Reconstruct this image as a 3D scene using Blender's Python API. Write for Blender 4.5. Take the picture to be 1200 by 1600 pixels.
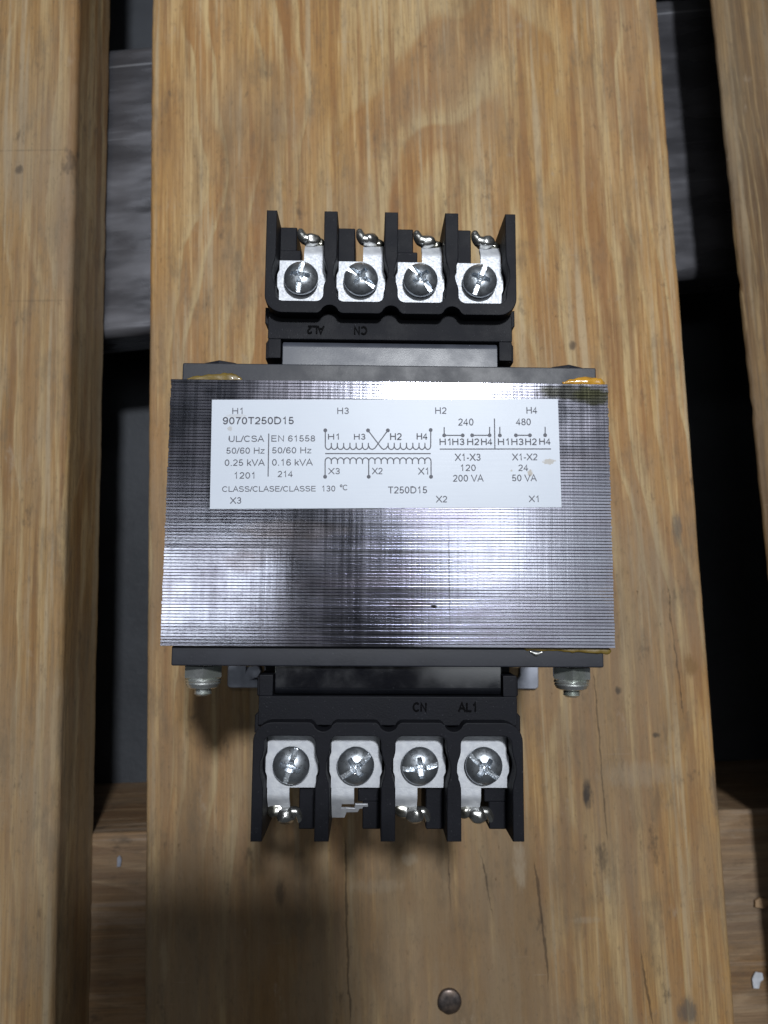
import bpy, bmesh, math, random
from mathutils import Vector, Matrix, noise

random.seed(7)
MM = 0.001
scene = bpy.context.scene
for o in list(bpy.data.objects):
    bpy.data.objects.remove(o, do_unlink=True)
COL = scene.collection

# ------------------------------------------------------------------ camera
CAM_ROT = Matrix(((0.99978463, -0.00877922, -0.01880488),
                  (0.00664827, 0.99385116, -0.11052450),
                  (0.01965957, 0.11037569, 0.99369548)))
CAM_POS = Vector((-4.1225, -17.0454, 82.0 + 152.4197)) * MM
cd = bpy.data.cameras.new('camera')
cam = bpy.data.objects.new('camera', cd)
COL.objects.link(cam)
cam.matrix_world = Matrix.Translation(CAM_POS) @ CAM_ROT.to_4x4()
cd.sensor_fit = 'VERTICAL'
cd.sensor_height = 34.6667
cd.sensor_width = 26.0
cd.lens = 1121.826 / 1600 * 34.6667
cd.clip_start = 0.004
cd.clip_end = 50.0
cd.dof.use_dof = True
cd.dof.focus_distance = 0.155
cd.dof.aperture_fstop = 24.0
scene.camera = cam

# ------------------------------------------------------------------ light
world = bpy.data.worlds.new("World")
scene.world = world
world.use_nodes = True
wb = world.node_tree.nodes['Background']
wb.inputs[0].default_value = (0.80, 0.90, 1.0, 1)
wb.inputs[1].default_value = 0.035


def area(name, direction, dist, size, power, color, shape='DISK', size_y=None):
    ld = bpy.data.lights.new(name, 'AREA')
    ld.shape = shape
    ld.size = size
    if size_y:
        ld.size_y = size_y
    ld.energy = power
    ld.color = color
    lo = bpy.data.objects.new(name, ld)
    COL.objects.link(lo)
    d = Vector(direction).normalized()
    lo.location = d * dist
    lo.rotation_euler = d.to_track_quat('Z', 'Y').to_euler()
    return lo


area('ceiling_lamp', (0.100, 0.305, 1.0), 0.84, 0.065, 5.6, (0.93, 0.96, 1.0))
area('ceiling_lamp', (0.0, 0.62, 1.0), 1.2, 1.5, 1.5, (0.92, 0.96, 1.0), 'RECTANGLE', 0.10)
area('ceiling_lamp', (0.20, -0.02, 1.0), 1.6, 0.56, 1.05, (0.90, 0.95, 1.0), 'RECTANGLE', 0.66)
area('ceiling_lamp', (0.17, 0.06, 1.0), 1.5, 0.34, 0.58, (0.92, 0.96, 1.0), 'RECTANGLE', 0.15)
area('ceiling_lamp', (-0.26, -0.04, 1.0), 1.6, 0.17, 0.90, (0.90, 0.95, 1.0), 'RECTANGLE', 0.36)

scene.view_settings.view_transform = 'Standard'
scene.view_settings.look = 'None'
scene.view_settings.exposure = 0.0
scene.view_settings.gamma = 1.0
scene.view_settings.use_curve_mapping = False


# ------------------------------------------------------------------ node helpers
class NT:
    def __init__(self, name):
        self.m = bpy.data.materials.new(name)
        self.m.use_nodes = True
        self.t = self.m.node_tree
        self.b = self.t.nodes['Principled BSDF']
        self.out = self.t.nodes['Material Output']

    def n(self, typ, **kw):
        nd = self.t.nodes.new(typ)
        for k, v in kw.items():
            setattr(nd, k, v)
        return nd

    def put(self, sock, v):
        if hasattr(v, 'is_output') or isinstance(v, bpy.types.NodeSocket):
            self.t.links.new(v, sock)
        elif isinstance(v, (tuple, list)) and len(v) == 3 and sock.type == 'RGBA':
            sock.default_value = (*v, 1)
        else:
            sock.default_value = v

    def math(self, op, a, b=0.0, c=None, clamp=False):
        nd = self.n('ShaderNodeMath', operation=op, use_clamp=clamp)
        self.put(nd.inputs[0], a)
        self.put(nd.inputs[1], b)
        if c is not None:
            self.put(nd.inputs[2], c)
        return nd.outputs[0]

    def smooth(self, v, lo, hi, a=0.0, b=1.0):
        nd = self.n('ShaderNodeMapRange', interpolation_type='SMOOTHSTEP')
        self.put(nd.inputs[0], v)
        for i, x in enumerate((lo, hi, a, b)):
            self.put(nd.inputs[1 + i], x)
        return nd.outputs[0]

    def mix(self, f, a, b, mode='MIX'):
        nd = self.n('ShaderNodeMix', data_type='RGBA', blend_type=mode)
        self.put(nd.inputs[0], f)
        self.put(nd.inputs[6], a)
        self.put(nd.inputs[7], b)
        return nd.outputs[2]

    def pos(self, scale=1000.0):
        tc = self.n('ShaderNodeTexCoord')
        vm = self.n('ShaderNodeVectorMath', operation='SCALE')
        self.t.links.new(tc.outputs['Object'], vm.inputs[0])
        vm.inputs['Scale'].default_value = scale
        return vm.outputs[0]

    def mapv(self, v, scale=(1, 1, 1), loc=(0, 0, 0), rot=(0, 0, 0)):
        nd = self.n('ShaderNodeMapping')
        self.put(nd.inputs[0], v)
        nd.inputs['Location'].default_value = loc
        nd.inputs['Rotation'].default_value = rot
        nd.inputs['Scale'].default_value = scale
        return nd.outputs[0]

    def noise(self, v, scale=1.0, detail=3.0, rough=0.5, dist=0.0, color=False):
        nd = self.n('ShaderNodeTexNoise')
        self.put(nd.inputs['Vector'], v)
        nd.inputs['Scale'].default_value = scale
        nd.inputs['Detail'].default_value = detail
        nd.inputs['Roughness'].default_value = rough
        nd.inputs['Distortion'].default_value = dist
        return nd.outputs['Color' if color else 'Fac']

    def xyz(self, v):
        nd = self.n('ShaderNodeSeparateXYZ')
        self.put(nd.inputs[0], v)
        return nd.outputs[0], nd.outputs[1], nd.outputs[2]

    def bump(self, h, strength=0.5, dist=0.0002, normal=None):
        nd = self.n('ShaderNodeBump')
        nd.inputs['Strength'].default_value = strength
        nd.inputs['Distance'].default_value = dist
        self.put(nd.inputs['Height'], h)
        if normal is not None:
            self.put(nd.inputs['Normal'], normal)
        return nd.outputs[0]

    def set(self, **kw):
        names = dict(color='Base Color', rough='Roughness', metal='Metallic', normal='Normal',
                     spec='Specular IOR Level', coat='Coat Weight', coat_rough='Coat Roughness',
                     trans='Transmission Weight', ior='IOR', aniso='Anisotropic', tangent='Tangent',
                     sss='Subsurface Weight', sheen='Sheen Weight')
        for k, v in kw.items():
            self.put(self.b.inputs[names[k]], v)
        return self.m

    def line_mask(self, x, y, x0, y0, x1, y1, w, wob):
        """dark hairline from (x0,y0) to (x1,y1) running mostly along y; wob = small noise in mm"""
        sl = (x1 - x0) / (y1 - y0)
        d = self.math('SUBTRACT', x, self.math('MULTIPLY_ADD', self.math('SUBTRACT', y, y0), sl, x0))
        d = self.math('ABSOLUTE', self.math('ADD', d, wob))
        lo, hi = min(y0, y1), max(y0, y1)
        ends = self.math('MULTIPLY', self.smooth(y, lo, lo + 12), self.smooth(y, hi - 12, hi, 1.0, 0.0))
        ww = self.math('MULTIPLY_ADD', ends, w, 0.001)
        return self.math('MULTIPLY', self.math('LESS_THAN', d, ww), self.smooth(ends, 0, .3))

    def spot_mask(self, x, y, cx, cy, rx, ry, wob, soft=0.9):
        a = self.math('DIVIDE', self.math('SUBTRACT', x, cx), rx)
        b = self.math('DIVIDE', self.math('SUBTRACT', y, cy), ry)
        d = self.math('ADD', self.math('MULTIPLY', a, a), self.math('MULTIPLY', b, b))
        d = self.math('ADD', d, wob)
        return self.smooth(d, 1.0 - soft, 1.0 + soft, 1.0, 0.0)


# ------------------------------------------------------------------ materials
def wood(name, early, late, grey, pith=(8.0, -55.0), slope=0.10, spacing=6.0, grey_amt=0.5,
         grey_south=0.0, brown_shade_south=0.0, cracks=(), spots=(), seed=0.0, rough=0.62):
    N = NT(name)
    p = N.mapv(N.pos(), loc=(seed * 37.0, seed * 411.0, 0))
    p0 = N.pos()
    x0, y0, z0 = N.xyz(p0)
    x, y, z = N.xyz(p)
    warp = N.noise(N.mapv(p, (0.018, 0.003, 0.02)), 1, 3, .5)
    warp2 = N.noise(N.mapv(p, (0.10, 0.008, 0.09)), 1, 3, .5)
    warp3 = N.noise(N.mapv(p, (0.30, 0.05, 0.3)), 1, 2, .5)
    wx = N.math('ADD', N.math('MULTIPLY_ADD', warp, 24, -12), N.math('MULTIPLY_ADD', warp2, 6, -3))
    wx = N.math('ADD', wx, N.math('MULTIPLY_ADD', warp3, 1.8, -.9))
    wz = N.math('MULTIPLY_ADD', N.noise(N.mapv(p, (0.012, 0.008, 0.02), (31, 7, 3)), 1, 2), 50, -25)
    rx = N.math('ADD', N.math('SUBTRACT', x0, pith[0]), wx)
    rz = N.math('ADD', N.math('SUBTRACT', z, pith[1]), N.math('MULTIPLY_ADD', y0, slope, wz))
    r = N.math('SQRT', N.math('ADD', N.math('MULTIPLY', rx, rx), N.math('MULTIPLY', rz, rz)))
    t = N.math('DIVIDE', r, spacing)
    nd = N.n('ShaderNodeTexNoise', noise_dimensions='1D')
    N.put(nd.inputs['W'], t)
    nd.inputs['Scale'].default_value = 0.55
    nd.inputs['Detail'].default_value = 2
    t2 = N.math('MULTIPLY_ADD', nd.outputs['Fac'], 1.6, t)
    saw = N.math('FRACT', t2)
    lw = N.math('MULTIPLY', N.smooth(saw, 0.04, 0.42), N.smooth(saw, 0.90, 1.0, 1.0, 0.0))
    ringvar = N.noise(N.mapv(p, (0.03, 0.01, 0.03), (5, 5, 5)), 1, 2)
    lw = N.math('MULTIPLY', lw, N.smooth(ringvar, 0.2, 0.6, 0.45, 1.0))
    col = N.mix(lw, early, late)
    # broad warm/cool drift along the grain
    drift = N.noise(N.mapv(p, (0.07, 0.008, 0.05), (11, 2, 0)), 1, 4, .6)
    col = N.mix(N.smooth(drift, .40, .66, 0, .75), col, tuple(c * k for c, k in zip(early, (0.82, 0.66, 0.45))))
    # fibres
    fib = N.noise(N.mapv(p, (1.9, 0.045, 1.2)), 1, 5, .65)
    fib2 = N.noise(N.mapv(p, (0.55, 0.016, 0.5), (3, 0, 0)), 1, 4, .6)
    col = N.mix(N.smooth(fib, .42, .68, 0, .6), col, tuple(c * .55 for c in late))
    col = N.mix(N.smooth(fib2, .52, .72, 0, .5), col, tuple(c * .5 for c in late))
    col = N.mix(N.smooth(fib2, .30, .46, .45, 0), col, tuple(min(1, c * 1.3) for c in early))
    st = N.noise(N.mapv(p, (0.24, 0.007, 0.2), (7, 1, 0)), 1, 4, .6)
    col = N.mix(N.smooth(st, .51, .63, 0, .62), col, tuple(c * k for c, k in zip(late, (.62, .50, .42))))
    col = N.mix(N.smooth(st, .34, .47, .6, 0), col, (early[0] * .98, early[1] * 1.10, early[2] * 1.42))
    if brown_shade_south:  # browner wood here, plus painted shade of phone and hand
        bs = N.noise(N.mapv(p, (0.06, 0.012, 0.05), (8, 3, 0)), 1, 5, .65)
        bs = N.math('ADD', bs, N.math('MULTIPLY', N.math('MULTIPLY', N.smooth(y0, -55, -125), N.smooth(x0, 75, 10)), brown_shade_south))
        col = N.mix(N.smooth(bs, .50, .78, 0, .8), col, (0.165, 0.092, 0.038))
    # weathered grey handling dirt
    gn = N.noise(N.mapv(p, (0.022, 0.009, 0.02), (1.7, 4.1, 0)), 1, 5, .62)
    if grey_south:
        gn = N.math('ADD', gn, N.math('MULTIPLY', N.smooth(y0, 110, -140), grey_south))
    gm = N.smooth(gn, .42, .74, 0, grey_amt)
    gm = N.math('MULTIPLY', gm, N.smooth(fib2, .25, .62, .65, 1.0))
    col = N.mix(gm, col, grey)
    fine = N.noise(N.mapv(p, (0.9, 0.30, 0.5)), 1, 8, .78)
    col = N.mix(N.smooth(fine, .53, .70, 0, .6), col, tuple(c * .5 for c in grey))
    pits = N.noise(N.mapv(p, (0.8, 0.16, 0.5), (6, 2, 0)), 1, 4, .7)
    pm = N.smooth(pits, .68, .74)
    col = N.mix(N.math('MULTIPLY', pm, .55), col, tuple(c * .35 for c in late))
    mott = N.noise(N.mapv(p, (0.10, 0.035, 0.1), (21, 4, 0)), 1, 7, .72)
    col = N.mix(N.smooth(mott, .50, .70, 0, .5), col, tuple(c * .52 for c in grey))
    col = N.mix(N.smooth(mott, .30, .44, .3, 0), col, tuple(c * 1.35 for c in grey))
    # light scuffs across the grain
    sc = N.noise(N.mapv(p, (0.05, 1.5, 0.4), (0, 0, 0), (0, 0, 0.35)), 1, 3, .55)
    scm = N.noise(N.mapv(p, (0.025, 0.03, 0.02), (9, 9, 0)), 1, 3, .5)
    scr = N.math('MULTIPLY', N.smooth(sc, .66, .74), N.smooth(scm, .52, .64))
    col = N.mix(N.math('MULTIPLY', scr, .4), col, (0.36, 0.30, 0.225))
    blot = N.noise(N.mapv(p, (0.12, 0.05, 0.1), (2, 8, 0)), 1, 5, .7)
    col = N.mix(N.smooth(blot, .62, .74, 0, .5), col, (0.34, 0.275, 0.20))
    col = N.mix(N.smooth(blot, .40, .28, 0, .6), col, (0.065, 0.045, 0.030))
    wob = N.math('MULTIPLY_ADD', N.noise(N.mapv(p, (0.3, 0.08, 0.3)), 1, 4, .6), 3.0, -1.5)
    wobs = N.math('MULTIPLY_ADD', N.noise(N.mapv(p, (0.55, 0.14, 0.3), (4, 4, 4)), 1, 6, .75), 5.0, -2.3)
    height = N.math('ADD', N.math('MULTIPLY', fib, .6), N.math('MULTIPLY', lw, .25))
    height = N.math('ADD', height, N.math('MULTIPLY', fine, .6))
    height = N.math('SUBTRACT', height, N.math('MULTIPLY', pm, .8))
    for (cx, cy, sx, sy, c, amt) in spots:
        m = N.spot_mask(x0, y0, cx, cy, sx, sy, wobs)
        col = N.mix(N.math('MULTIPLY', m, amt), col, c)
    for (ax, ay, bx, by, w) in cracks:
        m = N.line_mask(x0, y0, ax, ay, bx, by, w, wob)
        col = N.mix(N.math('MULTIPLY', m, .6), col, (0.035, 0.022, 0.014))
        height = N.math('SUBTRACT', height, N.math('MULTIPLY', m, 1.5))
    N.set(color=col, rough=N.smooth(fine, .3, .7, rough - .08, rough + .12), spec=0.35,
          normal=N.bump(height, .7, .00045))
    return N.m


def lamination_mat():
    N = NT('lamination_steel')
    p = N.pos()
    x, y, z = N.xyz(p)
    streak = N.noise(N.mapv(p, (1.1, 0.012, 0.02)), 1, 4, .6)      # die marks shared by every sheet
    streak2 = N.noise(N.mapv(p, (0.16, 0.02, 0.02), (4, 0, 0)), 1, 3, .5)
    row = N.noise(N.mapv(p, (0.02, 2.2, 0.02)), 1, 3, .6)            # sheet to sheet change
    grit = N.noise(N.mapv(p, (1.4, 3.5, 1)), 1, 4, .7)
    patch = N.noise(N.mapv(p, (0.045, 0.06, 0.05), (3, 1, 0)), 1, 4, .6)
    patch2 = N.noise(N.mapv(p, (0.03, 0.11, 0.05), (13, 7, 0)), 1, 4, .6)
    col = N.mix(N.smooth(patch, .35, .68), (0.37, 0.38, 0.44), (0.27, 0.265, 0.31))
    col = N.mix(N.smooth(patch2, .54, .74, 0, .4), col, (0.27, 0.23, 0.25))
    col = N.mix(N.smooth(row, .45, .70, 0, .4), col, (0.16, 0.15, 0.20))
    col = N.mix(N.smooth(grit, .52, .72, 0, .5), col, (0.07, 0.06, 0.07))
    wob = N.math('MULTIPLY_ADD', N.noise(N.mapv(p, (0.4, 0.5, 0.3)), 1, 5, .7), 2.8, -1.4)
    for (cx, cy, rx, ry, c, a) in ((-24, -7.5, 9, 3.4, (0.17, 0.15, 0.16), .35), (-20, -4, 11, 2.0, (0.34, 0.29, 0.27), .35),
                                   (4.5, -19.6, 4.5, 1.1, (0.11, 0.09, 0.09), .5), (9.4, -20.1, .7, .35, (0.02, 0.02, 0.02), 1),
                                   (-31, -11, 4, 2.2, (0.15, 0.12, 0.12), .35),
                                   (40, 26.6, 7.5, 1.6, (0.05, 0.05, 0.035), .9), (44.5, 25.9, 4, 2.0, (0.06, 0.06, 0.03), .9)):
        m = N.spot_mask(x, y, cx, cy, rx, ry, wob, .6)
        col = N.mix(N.math('MULTIPLY', m, a), col, c)
    wl = N.math('MULTIPLY_ADD', N.noise(N.mapv(p, (0.5, 1.5, 0.3)), 1, 2), .5, -.25)
    ln = N.line_mask(x, y, 12.6, 1.0, 12.8, -28.4, .13, wl)
    col = N.mix(N.math('MULTIPLY', ln, .6), col, (0.05, 0.05, 0.06))
    # clear varnish that ran along the far edge
    var = N.math('MULTIPLY', N.smooth(N.math('ADD', y, N.math('MULTIPLY', wob, .8)), 25.9, 27.0), N.smooth(x, 8, 18))
    var = N.math('MAXIMUM', var, N.spot_mask(x, y, 43, 26.3, 5.5, 2.6, wob, .3))
    h = N.math('ADD', N.math('MULTIPLY', streak, 1.0), N.math('MULTIPLY', streak2, 1.8))
    h = N.math('ADD', h, N.math('MULTIPLY', grit, .5))
    rough = N.math('ADD', N.smooth(streak, .3, .7, .12, .16), N.smooth(patch, .3, .7, -.02, .07))
    tg = N.n('ShaderNodeCombineXYZ')
    tg.inputs[1].default_value = 1.0
    N.set(color=col, metal=1.0, rough=rough, normal=N.bump(h, .13, .00010), aniso=.15, tangent=tg.outputs[0],
          coat=N.math('MULTIPLY', var, .9), coat_rough=.12)
    return N.m


def plastic(name, base, rough=.48, grain=2.4, strength=.35, spec=.5, speck=.25):
    N = NT(name)
    p = N.pos()
    g = N.noise(p, grain, 4, .6)
    g2 = N.noise(p, .12, 4, .6)
    dust = N.noise(p, 3.6, 2, .5)
    col = N.mix(N.smooth(g2, .35, .7, 0, .5), base, tuple(min(1, c * 1.5 + .003) for c in base))
    col = N.mix(N.smooth(dust, .70, .78, 0, speck), col, (.30, .31, .34))
    N.set(color=col, rough=N.smooth(g2, .3, .7, rough - .05, rough + .08), spec=spec,
          normal=N.bump(g, strength, .00012))
    return N.m


def metal(name, col, rough=.25, met=1.0, grain=1.0, strength=.2, tint=None, scale=(1, 1, 1)):
    N = NT(name)
    p = N.mapv(N.pos(), scale)
    g = N.noise(p, grain, 4, .6)
    g2 = N.noise(p, grain * .25, 3, .5)
    c = N.mix(N.smooth(g2, .35, .65), col, tint or tuple(k * .75 for k in col))
    N.set(color=c, metal=met, rough=N.smooth(g, .3, .7, rough * .8, rough * 1.25), normal=N.bump(g, strength, .00012))
    return N.m


def simple(name, col, rough=.5, **kw):
    N = NT(name)
    p = N.pos()
    g = N.noise(p, .6, 4, .6)
    c = N.mix(N.smooth(g, .3, .7), col, tuple(k * .82 for k in col))
    N.set(color=c, rough=rough, normal=N.bump(N.noise(p, 2.0, 3), .2, .0001), **kw)
    return N.m


M_CORE = lamination_mat()
M_PLASTIC = plastic('black_moulded_plastic', (0.0060, 0.0065, 0.0095), .58, 2.4, .4, .15, .4)
M_PLATE = plastic('black_fibre_board', (0.013, 0.0145, 0.021), .46, 1.2, .15, .40, .2)
M_COIL = plastic('black_insulation_sheet', (0.006, 0.0065, 0.009), .15, 3.0, .03, .9, .2)
M_COIL.node_tree.nodes['Principled BSDF'].inputs['IOR'].default_value = 1.8
M_LETTER = plastic('shaded_moulded_lettering', (0.0015, 0.0015, 0.002), .7, 2.4, .2, .05, .05)  # block plastic, darkened to paint in the shading of the relief
M_COIL_LIT = plastic('lit_insulation_sheet', (0.048, 0.053, 0.068), .42, 3.5, .22, .6, .15)  # far coil sheet, reflected light painted into its base colour
M_TIN = metal('tin_plated_brass', (0.60, 0.62, 0.65), .55, .35, 2.2, .35, (0.52, 0.54, 0.58))
M_SCREW = metal('zinc_plated_screw', (0.62, 0.66, 0.70), .32, .92, 1.3, .25, (0.48, 0.52, 0.57))
M_SOLDER = metal('solder', (0.60, 0.60, 0.58), .24, .95, .9, .35, (0.34, 0.33, 0.28))
M_NUT = metal('zinc_plated_nut', (0.80, 0.82, 0.81), .27, .88, .8, .15, (0.56, 0.60, 0.54))
M_FOOT = metal('galvanised_steel', (0.34, 0.36, 0.42), .5, .6, .3, .15)
M_NAIL = metal('nail_steel', (0.14, 0.12, 0.115), .42, .9, .7, .4, (0.20, 0.15, 0.12))
M_RESIN = simple('amber_varnish_drip', (0.56, 0.29, 0.035), .16, coat=.6, sss=0.0)
M_OLIVE = simple('old_yellow_varnish', (0.17, 0.115, 0.022), .45, coat=.2)
M_INK = simple('grey_print', (0.095, 0.10, 0.125), .6)
M_INKB = simple('dark_grey_print', (0.07, 0.073, 0.095), .6)
M_PHONE = plastic('dark_glass_back', (0.012, 0.012, 0.014), .2, .2, .05)
M_FLAKE = simple('white_paint', (0.60, 0.62, 0.66), .5)
M_SCRAP = simple('dull_plastic', (0.30, 0.32, 0.38), .5)
M_CHIP = simple('tan_splinter', (0.38, 0.25, 0.14), .7)


def sticker_mat():
    N = NT('white_sticker')
    p = N.pos()
    x, y, z = N.xyz(p)
    c = N.mix(N.smooth(N.noise(p, .08, 3), .3, .7), (0.565, 0.612, 0.685), (0.545, 0.592, 0.668))
    wob = N.math('MULTIPLY_ADD', N.noise(p, 1.6, 5, .75), 4.5, -2.25)
    for (cx, cy, rx, ry, a) in ((-32.3, 8.3, 2.0, 0.4, .22), (35.2, -2.0, 1.3, .6, .6), (31.0, -4.4, .6, .7, .7), (-33.6, 5.5, .5, .5, .4),
                                (27, -3.9, .25, .2, .6), (34, 2.5, .2, .2, .5)):
        c = N.mix(N.math('MULTIPLY', N.spot_mask(x, y, cx, cy, rx, ry, wob, .4), a), c, (0.30, 0.24, 0.15))
    N.set(color=c, rough=.42, spec=.4, normal=N.bump(N.noise(N.mapv(p, (.05, 1.9, 1)), 1, 2), .10, .0001))
    return N.m


M_STICKER = sticker_mat()


def bar_mat():
    N = NT('worn_dark_steel')
    p = N.pos()
    a = N.noise(N.mapv(p, (.02, .05, .1)), 1, 3, .5)
    b = N.noise(N.mapv(p, (.02, .07, .1), (4, 4, 0)), 1, 3, .5)
    s1 = N.noise(N.mapv(p, (.008, .6, .1), rot=(0, 0, .05)), 1, 2, .5)
    s2 = N.noise(N.mapv(p, (.012, .8, .1), (3, 3, 0), (0, 0, -.25)), 1, 2, .5)
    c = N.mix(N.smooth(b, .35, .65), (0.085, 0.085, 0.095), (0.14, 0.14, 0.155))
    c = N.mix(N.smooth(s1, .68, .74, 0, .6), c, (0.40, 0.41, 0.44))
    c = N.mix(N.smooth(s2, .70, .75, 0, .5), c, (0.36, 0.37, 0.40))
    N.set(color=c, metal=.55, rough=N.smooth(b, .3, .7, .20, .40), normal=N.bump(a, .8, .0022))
    return N.m


def floor_mat():
    N = NT('concrete')
    p = N.pos()
    a = N.noise(N.mapv(p, (.014, .014, .02)), 1, 6, .6)
    b = N.noise(p, .25, 5, .7)
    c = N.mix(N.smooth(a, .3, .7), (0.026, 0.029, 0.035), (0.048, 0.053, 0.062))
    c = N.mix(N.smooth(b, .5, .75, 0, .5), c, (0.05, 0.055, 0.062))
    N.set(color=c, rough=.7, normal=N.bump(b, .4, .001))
    return N.m


# ------------------------------------------------------------------ mesh helpers
def new_obj(name, bm, mat, parent=None, loc=(0, 0, 0), rotz=0.0, smooth=None):
    """bm is in millimetres in the object's own frame"""
    me = bpy.data.meshes.new(name)
    bmesh.ops.scale(bm, vec=(MM, MM, MM), verts=bm.verts)
    bm.normal_update()
    bm.to_mesh(me)
    bm.free()
    o = bpy.data.objects.new(name, me)
    COL.objects.link(o)
    me.materials.append(mat)
    o.parent = parent
    o.location = Vector(loc) * MM
    o.rotation_euler = (0, 0, rotz)
    if smooth is not None:
        me.polygons.foreach_set('use_smooth', [True] * len(me.polygons))
        me.set_sharp_from_angle(angle=math.radians(smooth))
        if smooth <= 50:
            wn = o.modifiers.new('weighted normals', 'WEIGHTED_NORMAL')
            wn.keep_sharp = True
    return o


def tag(o, label, cat=None, group=None, kind=None):
    o['label'] = label
    if cat:
        o['category'] = cat
    if group:
        o['group'] = group
    if kind:
        o['kind'] = kind
    return o


def thing(name, label, cat, loc=(0, 0, 0), rotz=0, group=None):
    o = bpy.data.objects.new(name, None)
    COL.objects.link(o)
    o.empty_display_size = .02
    o.location = Vector(loc) * MM
    o.rotation_euler = (0, 0, rotz)
    return tag(o, label, cat, group)


def box(bm, x0, x1, y0, y1, z0, z1, bev=0.0, seg=2):
    r = bmesh.ops.create_cube(bm, size=1.0)
    vs = r['verts']
    for v in vs:
        v.co = Vector((x0 if v.co.x < 0 else x1, y0 if v.co.y < 0 else y1, z0 if v.co.z < 0 else z1))
    if bev:
        es = list({e for v in vs for e in v.link_edges})
        bmesh.ops.bevel(bm, geom=es, offset=bev, segments=seg, profile=.5, affect='EDGES')


def prism(bm, pts, z0, z1, bev=0.0, seg=2):
    """extrude polygon pts (x,y), CCW, from z0 to z1; bevel the upper rim"""
    vs = [bm.verts.new((a, b, z1)) for a, b in pts]
    f = bm.faces.new(vs)
    f.normal_update()
    if f.normal.z < 0:
        f.normal_flip()
    ring = list(f.verts)
    low = [bm.verts.new((v.co.x, v.co.y, z0)) for v in ring]
    n = len(ring)
    for i in range(n):
        j = (i + 1) % n
        bm.faces.new((ring[j], ring[i], low[i], low[j]))
    bm.faces.new(list(reversed(low)))
    if bev:
        es = [e for e in f.edges]
        bmesh.ops.bevel(bm, geom=es, offset=bev, segments=seg, profile=.5, affect='EDGES')


def arc_pts(cx, cy, r, a0, a1, n=8):
    return [(cx + r * math.cos(math.radians(a0 + (a1 - a0) * i / n)), cy + r * math.sin(math.radians(a0 + (a1 - a0) * i / n))) for i in range(n + 1)]


def lathe(bm, prof, seg=32, axis='z', centre=(0, 0, 0)):
    """prof: list of (r, h)"""
    rings = []
    for r, h in prof:
        ring = []
        for k in range(seg):
            a = 2 * math.pi * k / seg
            c, s = r * math.cos(a), r * math.sin(a)
            co = (c, s, h) if axis == 'z' else (c, h, -s)
            ring.append(bm.verts.new(Vector(co) + Vector(centre)))
        rings.append(ring)
    for a, b in zip(rings, rings[1:]):
        for k in range(seg):
            j = (k + 1) % seg
            bm.faces.new((a[k], a[j], b[j], b[k]))
    bm.faces.new(list(reversed(rings[0])))
    bm.faces.new(rings[-1])
    bmesh.ops.recalc_face_normals(bm, faces=bm.faces)


def tube(bm, pts, radii, seg=14, sub=4):
    P = [Vector(p) for p in pts]
    # Catmull-Rom resample
    C, Rr = [], []
    for i in range(len(P) - 1):
        a, b, c, d = P[max(0, i - 1)], P[i], P[i + 1], P[min(len(P) - 1, i + 2)]
        for k in range(sub):
            t = k / sub
            C.append(.5 * ((2 * b) + (c - a) * t + (2 * a - 5 * b + 4 * c - d) * t * t + (3 * b - a - 3 * c + d) * t ** 3))
            u = t * t * (3 - 2 * t)
            Rr.append(radii[i] * (1 - u) + radii[i + 1] * u)
    C.append(P[-1])
    Rr.append(radii[-1])
    # rounded ends
    t0 = (C[1] - C[0]).normalized()
    t1 = (C[-1] - C[-2]).normalized()
    r0, r1 = Rr[0], Rr[-1]
    C = [C[0] - t0 * r0 * .8, C[0] - t0 * r0 * .45] + C + [C[-1] + t1 * r1 * .45, C[-1] + t1 * r1 * .8]
    Rr = [r0 * .25, r0 * .8] + Rr + [r1 * .8, r1 * .25]
    rings = []
    up = Vector((0.13, 0.2, 1)).normalized()
    for i, c in enumerate(C):
        t = (C[min(i + 1, len(C) - 1)] - C[max(i - 1, 0)]).normalized()
        u = t.cross(up).normalized()
        v = u.cross(t)
        rings.append([bm.verts.new(c + (u * math.cos(2 * math.pi * k / seg) + v * math.sin(2 * math.pi * k / seg)) * Rr[i]) for k in range(seg)])
    for a, b in zip(rings, rings[1:]):
        for k in range(seg):
            j = (k + 1) % seg
            bm.faces.new((a[k], a[j], b[j], b[k]))
    bm.faces.new(list(reversed(rings[0])))
    bm.faces.new(rings[-1])
    bmesh.ops.recalc_face_normals(bm, faces=bm.faces)


def text_mesh(bm, body, x, y, w=None, h=2.0, z=0.0, bold=0.0, depth=0.0, rot=0.0):
    """flat lettering: left end x, baseline y, width w (None = natural), cap height h"""
    cu = bpy.data.curves.new('tmp', 'FONT')
    cu.body = body
    cu.size = 1.0
    cu.offset = bold
    cu.extrude = 0.0
    cu.resolution_u = 4
    ob = bpy.data.objects.new('tmp', cu)
    COL.objects.link(ob)
    bpy.context.view_layer.update()
    dg = bpy.context.evaluated_depsgraph_get()
    me = bpy.data.meshes.new_from_object(ob.evaluated_get(dg))
    bpy.data.objects.remove(ob)
    bpy.data.curves.remove(cu)
    xs = [v.co.x for v in me.vertices]
    lo, hi = min(xs), max(xs)
    sy = h / 0.715
    sx = (w / (hi - lo)) if w else sy
    t = bmesh.new()
    t.from_mesh(me)
    bpy.data.meshes.remove(me)
    for v in t.verts:
        v.co = Vector((x + (v.co.x - lo) * sx, y + v.co.y * sy, z))
    if depth:
        r = bmesh.ops.extrude_face_region(t, geom=list(t.faces))
        for g in r['geom']:
            if isinstance(g, bmesh.types.BMVert):
                g.co.z += depth
        bmesh.ops.recalc_face_normals(t, faces=t.faces)
    me2 = bpy.data.meshes.new('tmp')
    t.to_mesh(me2)
    t.free()
    bm.from_mesh(me2)
    bpy.data.meshes.remove(me2)


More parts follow.
